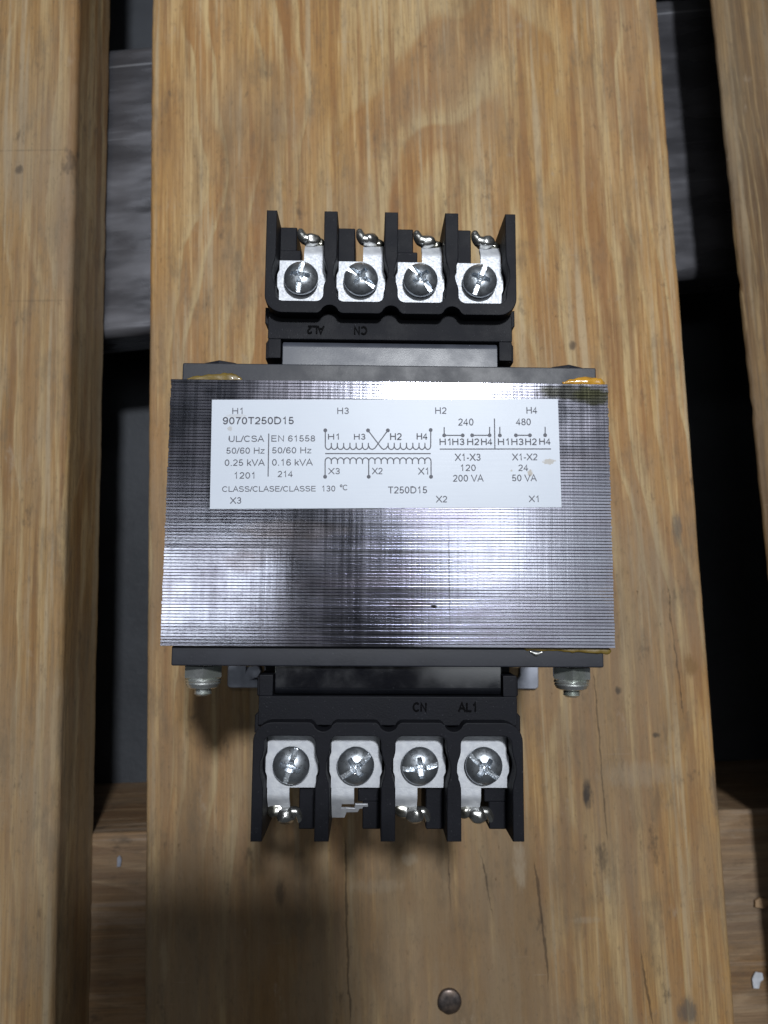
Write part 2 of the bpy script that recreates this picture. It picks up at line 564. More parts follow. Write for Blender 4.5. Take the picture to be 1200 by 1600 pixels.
def ribbon(bm, pts, w, z):
    P = [Vector((a, b, 0)) for a, b in pts]
    L, Rr = [], []
    for i, p in enumerate(P):
        d0 = (P[i] - P[i - 1]).normalized() if i else (P[1] - P[0]).normalized()
        d1 = (P[i + 1] - P[i]).normalized() if i < len(P) - 1 else d0
        d = (d0 + d1)
        d = d.normalized() if d.length > .1 else d0
        nrm = Vector((-d.y, d.x, 0))
        k = w / 2 / max(.55, nrm.dot(Vector((-d1.y, d1.x, 0))))
        L.append(bm.verts.new((p.x + nrm.x * k, p.y + nrm.y * k, z)))
        Rr.append(bm.verts.new((p.x - nrm.x * k, p.y - nrm.y * k, z)))
    for i in range(len(P) - 1):
        bm.faces.new((Rr[i], Rr[i + 1], L[i + 1], L[i]))


# ------------------------------------------------------------------ what is printed on the label (label frame, mm)
TEXT = [
    ('H1', -33.14, 8.71, 2.21, 1.35, 0),
    ('H3', -10.51, 8.65, 2.49, 1.42, 0),
    ('H2', 10.72, 8.63, 2.5, 1.44, 0),
    ('H4', 30.61, 8.63, 2.43, 1.47, 0),
    ('9070T250D15', -35.16, 6.46, 15.27, 1.55, 1),
    ('UL/CSA', -33.79, 2.6, 7.6, 1.34, 0),
    ('EN 61558', -24.68, 2.64, 9.42, 1.33, 0),
    ('50/60 Hz', -34.3, 0.02, 8.28, 1.33, 0),
    ('50/60 Hz', -24.51, 0.05, 8.5, 1.33, 0),
    ('0.25 kVA', -34.59, -2.62, 8.6, 1.39, 0),
    ('0.16 kVA', -24.49, -2.6, 8.76, 1.4, 0),
    ('1201', -32.51, -5.4, 4.3, 1.38, 0),
    ('214', -23.24, -5.1, 3.28, 1.32, 0),
    ('CLASS/CLASE/CLASSE', -35.04, -8.22, 20.02, 1.17, 0),
    ('130', -13.8, -8.25, 2.87, 1.24, 0),
    ('ºC', -9.97, -8.0, 1.64, 1.18, 0),
    ('X3', -33.37, -10.77, 2.44, 1.37, 0),
    ('H1', -12.51, 3.02, 2.34, 1.27, 1),
    ('H3', -6.93, 3.0, 2.49, 1.26, 1),
    ('H2', 0.87, 2.9, 2.56, 1.48, 1),
    ('H4', 6.61, 2.95, 2.45, 1.42, 1),
    ('X3', -12.5, -4.52, 2.53, 1.32, 0),
    ('X2', -3.11, -4.56, 2.34, 1.38, 0),
    ('X1', 6.79, -4.67, 2.21, 1.45, 0),
    ('T250D15', 0.25, -8.74, 8.47, 1.47, 0),
    ('240', 15.68, 6.03, 3.34, 1.55, 0),
    ('480', 28.22, 6.06, 3.29, 1.5, 0),
    ('H1', 11.55, 1.74, 2.39, 1.43, 1),
    ('H3', 14.31, 1.73, 2.63, 1.42, 1),
    ('H2', 17.54, 1.72, 2.64, 1.43, 1),
    ('H4', 20.55, 1.71, 2.54, 1.42, 1),
    ('H1', 24.2, 1.7, 2.37, 1.43, 1),
    ('H3', 27.12, 1.69, 2.64, 1.42, 1),
    ('H2', 30.14, 1.68, 2.55, 1.43, 1),
    ('H4', 33.19, 1.74, 2.56, 1.38, 1),
    ('X1-X3', 14.77, -1.71, 5.61, 1.54, 0),
    ('X1-X2', 27.17, -1.66, 5.55, 1.45, 0),
    ('120', 16.0, -3.95, 3.29, 1.4, 0),
    ('24', 28.49, -4.0, 2.22, 1.4, 0),
    ('200 VA', 14.34, -6.24, 6.62, 1.46, 0),
    ('50 VA', 27.04, -6.23, 5.4, 1.44, 0),
    ('X2', 10.56, -10.72, 2.47, 1.38, 0),
    ('X1', 30.51, -10.75, 2.15, 1.36, 0),
]
LINES = [
    [(-25.24, 4.39), (-25.29, -4.95)],
    [(-13.09, 5.06), (-13.09, 1.67), (-13.04, 1.36), (-12.9, 1.11), (-12.69, 0.93), (-12.44, 0.87), (-12.19, 0.93), (-11.98, 1.1), (-11.84, 1.36), (-11.79, 1.66), (-11.79, 2.31)],
    [(-11.79, 2.31), (-11.79, 1.66), (-11.74, 1.36), (-11.6, 1.1), (-11.39, 0.93), (-11.14, 0.87), (-10.89, 0.93), (-10.68, 1.1), (-10.54, 1.35), (-10.49, 1.66), (-10.49, 2.31)],
    [(-10.49, 2.31), (-10.49, 1.66), (-10.43, 1.35), (-10.29, 1.1), (-10.07, 0.92), (-9.81, 0.86), (-9.55, 0.92), (-9.33, 1.09), (-9.19, 1.35), (-9.14, 1.65), (-9.13, 2.3)],
    [(-9.13, 2.3), (-9.14, 1.65), (-9.08, 1.35), (-8.94, 1.09), (-8.72, 0.92), (-8.46, 0.86), (-8.2, 0.92), (-7.98, 1.09), (-7.84, 1.35), (-7.79, 1.65), (-7.78, 2.3)],
    [(-7.78, 2.3), (-7.79, 1.65), (-7.74, 1.34), (-7.59, 1.09), (-7.38, 0.91), (-7.12, 0.85), (-6.86, 0.91), (-6.65, 1.08), (-6.5, 1.34), (-6.45, 1.64), (-6.45, 2.29)],
    [(-6.45, 2.29), (-6.45, 1.64), (-6.4, 1.34), (-6.26, 1.08), (-6.04, 0.91), (-5.78, 0.85), (-5.53, 0.91), (-5.31, 1.08), (-5.16, 1.34), (-5.11, 1.64), (-5.11, 2.29)],
    [(-5.11, 2.29), (-5.11, 1.64), (-5.06, 1.34), (-4.92, 1.08), (-4.72, 0.9), (-4.47, 0.84), (-4.22, 0.9), (-4.01, 1.07), (-3.87, 1.33), (-3.82, 1.63), (-3.81, 2.29)],
    [(-3.82, 1.72), (-3.49, 1.02), (-2.94, 0.84), (-2.45, 1.09), (0.41, 5.01)],
    [(0.45, 1.71), (-0.04, 1.01), (-0.52, 0.83), (-0.94, 1.08), (-3.88, 5.03)],
    [(0.45, 2.27), (0.45, 1.62), (0.5, 1.32), (0.64, 1.06), (0.85, 0.88), (1.1, 0.82), (1.35, 0.88), (1.56, 1.05), (1.71, 1.31), (1.76, 1.62), (1.77, 2.27)],
    [(1.77, 2.27), (1.76, 1.62), (1.81, 1.31), (1.95, 1.05), (2.16, 0.88), (2.41, 0.82), (2.66, 0.88), (2.87, 1.05), (3.02, 1.31), (3.07, 1.61), (3.08, 2.26)],
    [(3.08, 2.26), (3.07, 1.61), (3.12, 1.31), (3.26, 1.05), (3.48, 0.87), (3.73, 0.81), (3.99, 0.87), (4.21, 1.04), (4.36, 1.3), (4.41, 1.61), (4.42, 2.26)],
    [(4.42, 2.26), (4.41, 1.61), (4.46, 1.3), (4.6, 1.04), (4.82, 0.87), (5.08, 0.81), (5.34, 0.87), (5.56, 1.04), (5.71, 1.3), (5.77, 1.6), (5.77, 2.25)],
    [(5.77, 2.25), (5.77, 1.6), (5.81, 1.3), (5.96, 1.04), (6.17, 0.87), (6.43, 0.8), (6.69, 0.86), (6.9, 1.03), (7.05, 1.29), (7.11, 1.6), (7.12, 2.25)],
    [(7.12, 2.25), (7.11, 1.6), (7.15, 1.29), (7.29, 1.03), (7.5, 0.86), (7.74, 0.8), (7.99, 0.86), (8.2, 1.03), (8.34, 1.29), (8.39, 1.59), (8.4, 2.24)],
    [(8.4, 2.24), (8.39, 1.59), (8.44, 1.29), (8.57, 1.03), (8.77, 0.86), (9.01, 0.79), (9.25, 0.85), (9.45, 1.03), (9.59, 1.28), (9.64, 1.59), (9.69, 5.06)],
    [(-13.13, -0.03), (9.62, -0.12)],
    [(-13.12, -5.07), (-13.12, -1.69), (-13.07, -1.4), (-12.93, -1.16), (-12.71, -1.0), (-12.46, -0.94), (-12.2, -1.0), (-11.98, -1.16), (-11.84, -1.41), (-11.79, -1.69), (-11.79, -2.3)],
    [(-11.79, -2.3), (-11.79, -1.69), (-11.74, -1.41), (-11.59, -1.17), (-11.37, -1.01), (-11.12, -0.95), (-10.86, -1.01), (-10.65, -1.17), (-10.5, -1.41), (-10.45, -1.7), (-10.45, -2.3)],
    [(-10.45, -2.3), (-10.45, -1.7), (-10.4, -1.41), (-10.25, -1.17), (-10.04, -1.01), (-9.78, -0.95), (-9.52, -1.01), (-9.31, -1.17), (-9.16, -1.42), (-9.11, -1.7), (-9.11, -2.31)],
    [(-9.11, -2.31), (-9.11, -1.7), (-9.06, -1.42), (-8.92, -1.18), (-8.7, -1.02), (-8.44, -0.96), (-8.19, -1.02), (-7.97, -1.18), (-7.82, -1.42), (-7.77, -1.71), (-7.78, -2.32)],
    [(-7.78, -2.32), (-7.77, -1.71), (-7.72, -1.42), (-7.58, -1.18), (-7.36, -1.02), (-7.1, -0.97), (-6.85, -1.02), (-6.63, -1.19), (-6.49, -1.43), (-6.44, -1.71), (-6.44, -2.32)],
    [(-6.44, -2.32), (-6.44, -1.71), (-6.38, -1.43), (-6.24, -1.19), (-6.02, -1.03), (-5.76, -0.97), (-5.51, -1.03), (-5.29, -1.19), (-5.15, -1.43), (-5.1, -1.72), (-5.1, -2.33)],
    [(-5.1, -2.33), (-5.1, -1.72), (-5.05, -1.43), (-4.9, -1.19), (-4.68, -1.03), (-4.42, -0.98), (-4.17, -1.03), (-3.95, -1.2), (-3.81, -1.44), (-3.76, -1.72), (-3.76, -2.33)],
    [(-3.76, -2.33), (-3.76, -1.72), (-3.71, -1.44), (-3.56, -1.2), (-3.34, -1.04), (-3.08, -0.98), (-2.83, -1.04), (-2.61, -1.2), (-2.47, -1.44), (-2.42, -1.73), (-2.42, -2.34)],
    [(-2.42, -2.34), (-2.42, -1.73), (-2.37, -1.44), (-2.22, -1.2), (-2.0, -1.04), (-1.74, -0.99), (-1.49, -1.04), (-1.27, -1.21), (-1.13, -1.45), (-1.08, -1.73), (-1.08, -2.34)],
    [(-1.08, -2.34), (-1.08, -1.73), (-1.03, -1.45), (-0.88, -1.21), (-0.66, -1.05), (-0.4, -0.99), (-0.15, -1.05), (0.07, -1.21), (0.21, -1.45), (0.26, -1.74), (0.26, -2.35)],
    [(0.26, -2.35), (0.26, -1.74), (0.32, -1.45), (0.46, -1.21), (0.68, -1.05), (0.94, -1.0), (1.2, -1.05), (1.41, -1.22), (1.55, -1.46), (1.6, -1.74), (1.6, -2.35)],
    [(1.6, -2.35), (1.6, -1.74), (1.66, -1.46), (1.8, -1.22), (2.02, -1.06), (2.28, -1.0), (2.54, -1.06), (2.75, -1.22), (2.9, -1.46), (2.94, -1.75), (2.94, -2.36)],
    [(2.94, -2.36), (2.94, -1.75), (3.0, -1.46), (3.15, -1.22), (3.37, -1.06), (3.62, -1.01), (3.88, -1.06), (4.1, -1.23), (4.24, -1.47), (4.29, -1.75), (4.28, -2.36)],
    [(4.28, -2.36), (4.29, -1.75), (4.34, -1.47), (4.49, -1.23), (4.71, -1.07), (4.97, -1.01), (5.22, -1.07), (5.44, -1.23), (5.58, -1.47), (5.63, -1.76), (5.62, -2.37)],
    [(5.62, -2.37), (5.63, -1.76), (5.68, -1.47), (5.83, -1.23), (6.05, -1.07), (6.31, -1.02), (6.57, -1.07), (6.78, -1.24), (6.92, -1.48), (6.97, -1.77), (6.96, -2.38)],
    [(6.96, -2.38), (6.97, -1.77), (7.03, -1.48), (7.18, -1.24), (7.4, -1.08), (7.65, -1.02), (7.91, -1.08), (8.13, -1.24), (8.27, -1.48), (8.32, -1.77), (8.31, -2.38)],
    [(8.31, -2.38), (8.32, -1.77), (8.37, -1.49), (8.52, -1.24), (8.74, -1.08), (9.0, -1.03), (9.25, -1.08), (9.47, -1.25), (9.61, -1.49), (9.66, -1.78), (9.61, -5.17)],
    [(-3.76, -2.19), (-3.78, -5.11)],
    [(23.58, 7.56), (23.52, 0.92)],
    [(11.57, 0.86), (35.72, 0.81)],
    [(12.62, 5.71), (12.59, 3.88), (16.61, 3.86)],
    [(18.65, 3.87), (22.45, 3.86), (22.49, 5.72)],
    [(24.72, 5.72), (24.67, 3.84)],
    [(28.16, 3.84), (31.22, 3.83)],
    [(34.59, 5.69), (34.53, 3.85)],
]
DOTS = [(0.41, 5.01), (-3.88, 5.03), (-13.09, 5.06), (9.69, 5.06), (-13.12, -5.07), (9.61, -5.17), (-3.78, -5.11), (12.59, 3.88), (16.61, 3.86), (18.65, 3.87), (22.45, 3.86), (24.67, 3.84), (28.16, 3.84), (31.22, 3.83), (34.53, 3.85)]


ADV = {'H': 722, 'X': 667, 'T': 611, 'D': 722, 'U': 722, 'L': 556, 'C': 722, 'S': 667, 'A': 667, 'E': 667, 'N': 722, 'V': 667, 'k': 500, 'z': 500, '/': 278, '.': 278, '-': 333, ' ': 278, 'º': 365}


def glyph(ch):
    """single-stroke grotesque letters, cap height 1, x from 0; returns centre lines"""
    def el(cx, cy, rx, ry, a0, a1, n=14):
        return [(cx + rx * math.cos(math.radians(a0 + (a1 - a0) * i / n)), cy + ry * math.sin(math.radians(a0 + (a1 - a0) * i / n))) for i in range(n + 1)]
    G = {
        '0': [el(.388, .5, .26, .44, 90, 450, 24)],
        '1': [[(.20, .74), (.34, .82), (.44, .99), (.44, 0)]],
        '2': [el(.385, .70, .25, .24, 170, -10) + [(.60, .55), (.40, .34), (.20, .16), (.13, .06), (.66, .06)]],
        '3': [el(.38, .715, .22, .225, 165, -80) + [(.30, .51)], [(.30, .51)] + el(.38, .285, .25, .225, 85, -165)],
        '4': [[(.50, 0), (.50, .93), (.08, .30), (.70, .30)]],
        '5': [[(.62, .94), (.24, .94), (.17, .48)] + el(.38, .31, .26, .25, 140, -165)],
        '6': [el(.40, .31, .255, .25, 0, 360, 20), [(.145, .32)] + el(.42, .50, .275, .44, 180, 35)],
        '8': [el(.388, .725, .21, .21, 0, 360, 20), el(.388, .28, .26, .225, 0, 360, 20)],
        '7': [[(.12, .93), (.65, .93), (.47, .65), (.36, .32), (.31, 0)]],
        '9': [el(.38, .69, .255, .25, 0, 360, 20), [(.635, .68)] + el(.36, .50, .275, .44, 0, -145)],
        'H': [[(.17, 0), (.17, 1)], [(.84, 0), (.84, 1)], [(.17, .53), (.84, .53)]],
        'X': [[(.06, 0), (.87, 1)], [(.87, 0), (.06, 1)]],
        'T': [[(.06, .94), (.80, .94)], [(.43, 0), (.43, .94)]],
        'D': [[(.17, .06), (.17, .94), (.48, .94)] + el(.48, .5, .40, .44, 90, -90) + [(.17, .06)]],
        'U': [[(.17, 1), (.17, .38)] + el(.505, .38, .335, .33, 180, 360) + [(.84, 1)]],
        'L': [[(.15, 1), (.15, .06), (.74, .06)]],
        'C': [el(.52, .5, .42, .45, 42, 318, 22)],
        'S': [el(.46, .735, .31, .215, 15, 250, 12) + el(.46, .285, .35, .235, 75, -165, 12)],
        'A': [[(.05, 0), (.465, 1), (.88, 0)], [(.20, .36), (.73, .36)]],
        'E': [[(.83, .06), (.16, .06), (.16, .94), (.80, .94)], [(.16, .53), (.77, .53)]],
        'N': [[(.17, 0), (.17, .97), (.84, .03), (.84, 1)]],
        'V': [[(.05, 1), (.465, .02), (.88, 1)]],
        'k': [[(.14, 0), (.14, 1)], [(.60, .70), (.18, .30)], [(.30, .42), (.64, 0)]],
        'z': [[(.08, .66), (.58, .66), (.07, .06), (.61, .06)]],
        '/': [[(.02, 0), (.37, 1)]],
        '.': [[(.13, .065), (.26, .065)]],
        '-': [[(.06, .36), (.40, .36)]],
        'º': [el(.25, .80, .17, .19, 0, 360, 16)],
    }
    return G.get(ch, [])


def stroke_text(bm, body, x, y, w, h, sw):
    adv, lines = 0.0, []
    for ch in body:
        for ln in glyph(ch):
            lines.append([(adv + a, b) for a, b in ln])
        adv += ADV.get(ch, 556) / 716
    lo = min(a for l in lines for a, b in l)
    hi = max(a for l in lines for a, b in l)
    k = (w - sw) / (hi - lo) if hi - lo > .3 else h * .8
    for n, l in enumerate(lines):
        pts = [(x + sw / 2 + (a - lo) * k, y + b * h) for a, b in l]
        ribbon(bm, pts, sw, (n % 7) * .0006)



# ------------------------------------------------------------------ setting: floor, pallet, steel bar
FLOOR_Z = -100.0
bm = bmesh.new()
bmesh.ops.create_grid(bm, x_segments=2, y_segments=2, size=900)
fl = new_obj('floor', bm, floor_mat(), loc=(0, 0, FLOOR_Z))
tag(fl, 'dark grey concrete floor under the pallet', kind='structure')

pallet = thing('wooden_pallet', 'worn wooden pallet of wide planks with gaps, carrying the transformer', 'pallet', (0, 0, FLOOR_Z))


def board_mesh(w, l, th, seed, rad=1.6, wear=.5, wane=0.0):
    """board centred on x and y, top at z=0; long side along y"""
    bm = bmesh.new()
    n = max(8, int(l / 4))
    prof = [] if not wane else [(-w / 2 + wane * .22, -th * .22 - rad)]
    a = 5
    for k in range(a + 1):
        t = math.pi / 2 * k / a
        prof.append((-w / 2 + rad - rad * math.cos(t), -rad + rad * math.sin(t)))
    for k in range(1, 12):
        prof.append((-w / 2 + rad + (w - 2 * rad) * k / 12, 0))
    for k in range(a + 1):
        t = math.pi / 2 * k / a
        prof.append((w / 2 - rad + rad * math.sin(t), -rad + rad * math.cos(t)))
    prof += [(w / 2, -th), (-w / 2 + wane, -th)]
    rings = []
    for i in range(n + 1):
        yy = -l / 2 + l * i / n
        ring = []
        for (px, pz) in prof:
            s = 1 if px > 0 else -1
            edge = abs(px) > w / 2 - rad - .01
            nz = noise.noise(Vector((yy * .05 + seed * 9, s * 3.1, seed))) * .6 + noise.noise(Vector((yy * .22, s * 7.3, seed * 2))) * .4
            bite = max(0, noise.noise(Vector((yy * .09, s * 11.0, seed * 5 + 3))) - .32) * 3.0
            dx = -s * bite * wear * .6 + nz * wear if edge else 0
            dz = (-bite * wear * .5 if edge and pz > -rad * .7 else 0) + noise.noise(Vector((px * .03, yy * .02, seed))) * .15 * (pz > -.01)
            ring.append(bm.verts.new((px + dx, yy, pz + dz)))
        rings.append(ring)
    m = len(prof)
    for r0, r1 in zip(rings, rings[1:]):
        for k in range(m):
            j = (k + 1) % m
            bm.faces.new((r0[k], r0[j], r1[j], r1[k]))
    bm.faces.new(rings[0])
    bm.faces.new(list(reversed(rings[-1])))
    bmesh.ops.recalc_face_normals(bm, faces=bm.faces)
    return bm


def to_local(x, y, cx, cy, yaw):
    dx, dy = x - cx, y - cy
    return (dx * math.cos(yaw) + dy * math.sin(yaw), -dx * math.sin(yaw) + dy * math.cos(yaw))


def board(cx, cy, w, l, th, ztop, yaw, mat, label, seed, wear=.5, rad=1.6, wane=0.0):
    o = new_obj('deck_board', board_mesh(w, l, th, seed, rad, wear, wane), mat, pallet, (cx, cy, ztop - FLOOR_Z), yaw, smooth=40)
    if label:
        o['label'] = label
    return o


EARLY = (0.51, 0.365, 0.178)
LATE = (0.37, 0.195, 0.068)
GREY = (0.240, 0.180, 0.116)
DK = (0.06, 0.045, 0.035)
LT = (0.36, 0.295, 0.21)

# centre board
YC = 0.0354
CB = (13.9 * math.cos(YC), 13.9 * math.sin(YC))


def cl(x, y):
    return to_local(x, y, CB[0], CB[1], YC)


cr = [(*cl(68.2, -40), *cl(71.6, -99), .22), (*cl(21.3, -92), *cl(21.5, -119), .12), (*cl(-11.5, -90), *cl(-9.0, -152), .32), (*cl(47.6, -98), *cl(52.5, -140), .36),
      (*cl(80.4, -125), *cl(84.5, -153), .3), (*cl(93, -10), *cl(97, -60), .14), (*cl(-63, 60), *cl(-65, -20), .10), (*cl(31, -95), *cl(35.5, -120), .16)]
sp = [(*cl(65.4, -80), 1.6, 4.2, (0.030, 0.027, 0.025), .9), (*cl(97.2, 4.5), 1.8, 5.5, (0.10, 0.085, 0.07), .7), (*cl(100, -40), 2.0, 3.4, (0.20, 0.11, 0.04), .8),
      (*cl(43.4, -101), 1.8, 7.5, LT, .55), (*cl(-66, -129), 1.4, 6.5, (0.33, 0.25, 0.15), .6), (*cl(9, -100), 2.2, 1.8, LT, .45),
      (*cl(64, 66.5), 1.3, 1.6, (0.07, 0.045, 0.03), .8), (*cl(70.8, -108.5), 1.0, 3.0, LT, .35),
      (*cl(94.8, -144.5), 3.2, 3.8, (0.08, 0.075, 0.07), .7), (*cl(-31, -110), 1.6, 4.0, (0.06, 0.04, 0.025), .7), (*cl(82, -74), 12, 4.0, LT, .3),
      (*cl(-2, -108), 9, 2.0, LT, .25), (*cl(106.5, -80), 2.0, 9, (0.10, 0.08, 0.065), .6), (*cl(76, -48), 1.0, 1.2, (0.05, 0.04, 0.03), .8),
      (*cl(88, -62), 1.2, .8, (0.05, 0.04, 0.03), .8), (*cl(64, -118), 5, 1.0, LT, .3)]
M_WC = wood('pine_centre', EARLY, LATE, GREY, pith=(8, -50), slope=.06, spacing=7.5, grey_amt=.70, grey_south=.16, brown_shade_south=.22, cracks=cr, spots=sp, seed=1)
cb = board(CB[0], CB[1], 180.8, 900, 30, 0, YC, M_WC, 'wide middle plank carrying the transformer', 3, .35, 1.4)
# left board (its inner edge faces the gap)
YL = math.radians(1.697)
LX = -103.5 - 92
sl = [(*to_local(-121.8, 133.3, LX, 0, YL), 15, .3, DK, .3), (*to_local(-125.7, 126.2, LX, 0, YL), 1.2, 1.6, DK, .7), (*to_local(-116.4, 79.5, LX, 0, YL), 10, .4, DK, .25)]
M_WL = wood('pine_side', (0.43, 0.31, 0.160), (0.31, 0.18, 0.073), (0.27, 0.21, 0.14), pith=(-40, -70), slope=.04, spacing=7.0, grey_amt=.75, grey_south=.10, spots=sl, seed=2)
board(LX, 0, 184, 900, 30, 0, YL, M_WL, 'plank left of the gap with its edge in view', 5, .55, 3.0)
# right board
YR = math.radians(2.77)
M_WR = wood('pine_rough', (0.27, 0.185, 0.09), (0.12, 0.070, 0.030), (0.18, 0.14, 0.09), pith=(150, -60), slope=.02, spacing=2.6, grey_amt=.5, seed=4)
board(126.9 + 92, 0, 184, 900, 30, 0, YR, M_WR, 'rough plank on the right with dark grain lines', 8, .8, 1.2, 24)

# cross board under the deck
YX = math.radians(2.1)
M_WX = wood('pine_cross', (0.33, 0.225, 0.13), (0.22, 0.135, 0.07), (0.22, 0.165, 0.115), pith=(10, -80), slope=.03, spacing=5, grey_amt=.8,
            spots=[(-52, 92.5, 1.6, 2.6, (0.02, 0.02, 0.02), .9)], seed=6)
xb = new_obj('cross_board', board_mesh(95, 560, 69.6, 12, 1.5, .5), M_WX, pallet, (-98.4 * -math.sin(YX) * 0 + 1.7, -98.4 - 47.5, 69.7), YX - math.pi / 2, smooth=40)
xb['label'] = 'thick cross board under the planks'
xb2 = new_obj('cross_board', board_mesh(95, 560, 69.6, 14, 1.5, .5), M_WX, pallet, (-8, 380, 69.7), YX - math.pi / 2, smooth=40)


# nails
def nail_mesh(r, h, seed):
    bm = bmesh.new()
    lathe(bm, [(r * .5, -6), (r, -.6), (r * 1.0, h * .5), (r * .86, h * .85), (r * .5, h), (r * .1, h * 1.02)], 28)
    for v in bm.verts:
        v.co.x += noise.noise(v.co * .5 + Vector((seed, 0, 0))) * .25
        v.co.y += noise.noise(v.co * .5 + Vector((0, seed, 0))) * .25
        v.co.z += noise.noise(v.co * .4 + Vector((0, 0, seed))) * .2
    return bm


lx, ly = cl(21.3, -141.2)
nl = new_obj('nail', nail_mesh(3.7, 1.0, 2), M_NAIL, cb, (lx, ly, .1), smooth=60)

# steel bar crossing under the planks
YB = math.radians(6.9)
bm = bmesh.new()
box(bm, -360, 300, -60, 60, -21, 0, 4.0, 4)
bmesh.ops.subdivide_edges(bm, edges=[e for e in bm.edges if e.calc_length() > 100], cuts=40)
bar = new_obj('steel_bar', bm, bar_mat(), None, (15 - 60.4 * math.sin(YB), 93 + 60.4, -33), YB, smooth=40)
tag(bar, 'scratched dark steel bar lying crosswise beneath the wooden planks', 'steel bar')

# loose bits on the cross board
def flake(name, pts, x, y, z, mat, h=.4, rot=0.0):
    bm = bmesh.new()
    prism(bm, pts, 0, h, .1, 1)
    for v in bm.verts:
        v.co.z += .25 * noise.noise(v.co * .6) + .1 * v.co.x * .3
    return new_obj(name, bm, mat, None, (x, y, z), rot, smooth=40)


tag(flake('paint_flake', [(-1.6, -2.6), (.4, -2.9), (.9, -.6), (2.2, .2), (1.8, 2.3), (-.6, 2.7), (-1.9, .4)], 132, -150.5, -29.6, M_FLAKE), 'tiny white paint flake on the lower cross board, right of the middle plank', 'paint flake')
tag(flake('wood_chip', [(-2.4, -1.2), (.6, -1.8), (2.4, -.5), (2.0, 1.4), (-.5, 1.9), (-2.2, .9)], 134.6, -125.0, -29.6, M_CHIP, .9), 'small tan wood chip on the cross board at the right edge', 'wood chip')
tag(flake('plastic_scrap', [(-.6, -1.9), (.6, -1.6), (.8, .9), (.1, 2.1), (-.7, 1.2)], -90.6, -111, -29.6, M_SCRAP, .5), 'pale scrap on the cross board in the gap left of the middle plank', 'scrap')


# ------------------------------------------------------------------ transformer
TOP = 82.0      # top of the core above the planks
tr = thing('transformer', 'control transformer with ribbed steel core, white label and black screw terminals on the middle plank', 'transformer', (0, 0, 0))

# laminated core
bm = bmesh.new()
n_lam, T = 86, 57.1
p = T / n_lam
for i in range(n_lam):
    y0 = -T / 2 + i * p + .035
    y1 = y0 + p - .07
    e = random.gauss(0, .05)
    dz = random.gauss(0, .022) - (.10 if random.random() < .06 else 0)
    tl = random.gauss(0, .05)
    xs = [-47.62 + e, -30, -15, 0, 15, 30, 47.62 + random.gauss(0, .06)]
    prof = [(y0, 2.0), (y0, -.07), (y0 + .05, -.008), (y1 - .06, 0.0), (y1, -.07), (y1, 2.0)]
    rings = []
    for k, xx in enumerate(xs):
        w = noise.noise(Vector((xx * .05, i * 1.7, 0))) * .03
        ring = []
        for j, (yy, zz) in enumerate(prof):
            zt = 2.0 if j in (0, 5) else TOP + zz + dz + w + tl * .1 * (yy - y0)
            ring.append(bm.verts.new((xx, yy, zt)))
        rings.append(ring)
    for a, b in zip(rings, rings[1:]):
        for j in range(len(prof) - 1):
            bm.faces.new((a[j], b[j], b[j + 1], a[j + 1]))
    bm.faces.new(rings[0])
    bm.faces.new(list(reversed(rings[-1])))
bmesh.ops.recalc_face_normals(bm, faces=bm.faces)
core = new_obj('core', bm, M_CORE, tr)

# end plates clamped on both faces of the stack
for s in (1, -1):
    bm = bmesh.new()
    box(bm, -45.7, 45.7, 28.62 if s > 0 else -32.75, 32.75 if s > 0 else -28.62, 4, TOP - 1.6, .35, 2)
    new_obj('end_plate', bm, M_PLATE, tr, smooth=40)

# coil former sticking out of both faces
for s in (1, -1):
    bm = bmesh.new()
    prof = [(32.8, TOP - 3.7), (37.3, TOP - 3.75), (37.9, TOP - 3.95), (38.7, TOP - 4.6), (39.0, TOP - 5.4), (39.0, 8), (32.8, 8)]
    sec = []
    for xx in (-24.15, -24.0, 24.0, 24.15):
        d = .15 if abs(xx) > 24.05 else 0
        sec.append([bm.verts.new((xx, s * yy, zz - (d if zz > 20 else 0))) for yy, zz in prof])
    for a, b in zip(sec, sec[1:]):
        for j in range(len(prof)):
            k = (j + 1) % len(prof)
            bm.faces.new((a[j], b[j], b[k], a[k]))
    bm.faces.new(sec[0])
    bm.faces.new(sec[-1])
    bmesh.ops.recalc_face_normals(bm, faces=bm.faces)
    new_obj('coil_cover', bm, M_COIL_LIT if s > 0 else M_COIL, tr, smooth=40)

# mounting feet
def foot_mesh():
    bm = bmesh.new()
    # flange with slots near both ends (built of strips round the holes)
    y0, y1 = -47.5, -28.7
    def rr(x0, x1, ya, yb):
        box(bm, x0, x1, ya, yb, 0, 2.0)
    for sx in (1, -1):
        out = arc_pts(sx * 49.4 - sx * 1.2, y0 + 1.2, 1.2, -90, -90 + sx * 90, 4)
        hole = [(sx * 43.6, -38.5)] + arc_pts(sx * 43.6 - sx * 2.4, -42.4, 2.4, 0 if sx > 0 else 180, -90, 6) + arc_pts(sx * 40.2, -42.4, 2.4, -90, -180 if sx > 0 else 0, 6) + [(sx * 37.8, -38.5)]
        poly = [(sx * 30, y1), (sx * 30, y0)] + out + [(sx * 49.4, y1), (sx * 43.6, y1)] + hole + [(sx * 37.8, y1)]
        prism(bm, poly, 0, 2.0, .25, 1)
        rr(min(sx * 37.75, sx * 43.65), max(sx * 37.75, sx * 43.65), -36.5, y1 - .1)
    rr(-30, 30, y0 + .05, y1 - .05)
    box(bm, -49.4, 49.4, -30.4, -28.8, 2.05, 24)
    bmesh.ops.recalc_face_normals(bm, faces=bm.faces)
    return bm
for s in (0, 1):
    new_obj('mounting_foot', foot_mesh(), M_FOOT, tr, (.5 if s == 0 else -.5, 0, .15), math.pi * s, smooth=35)


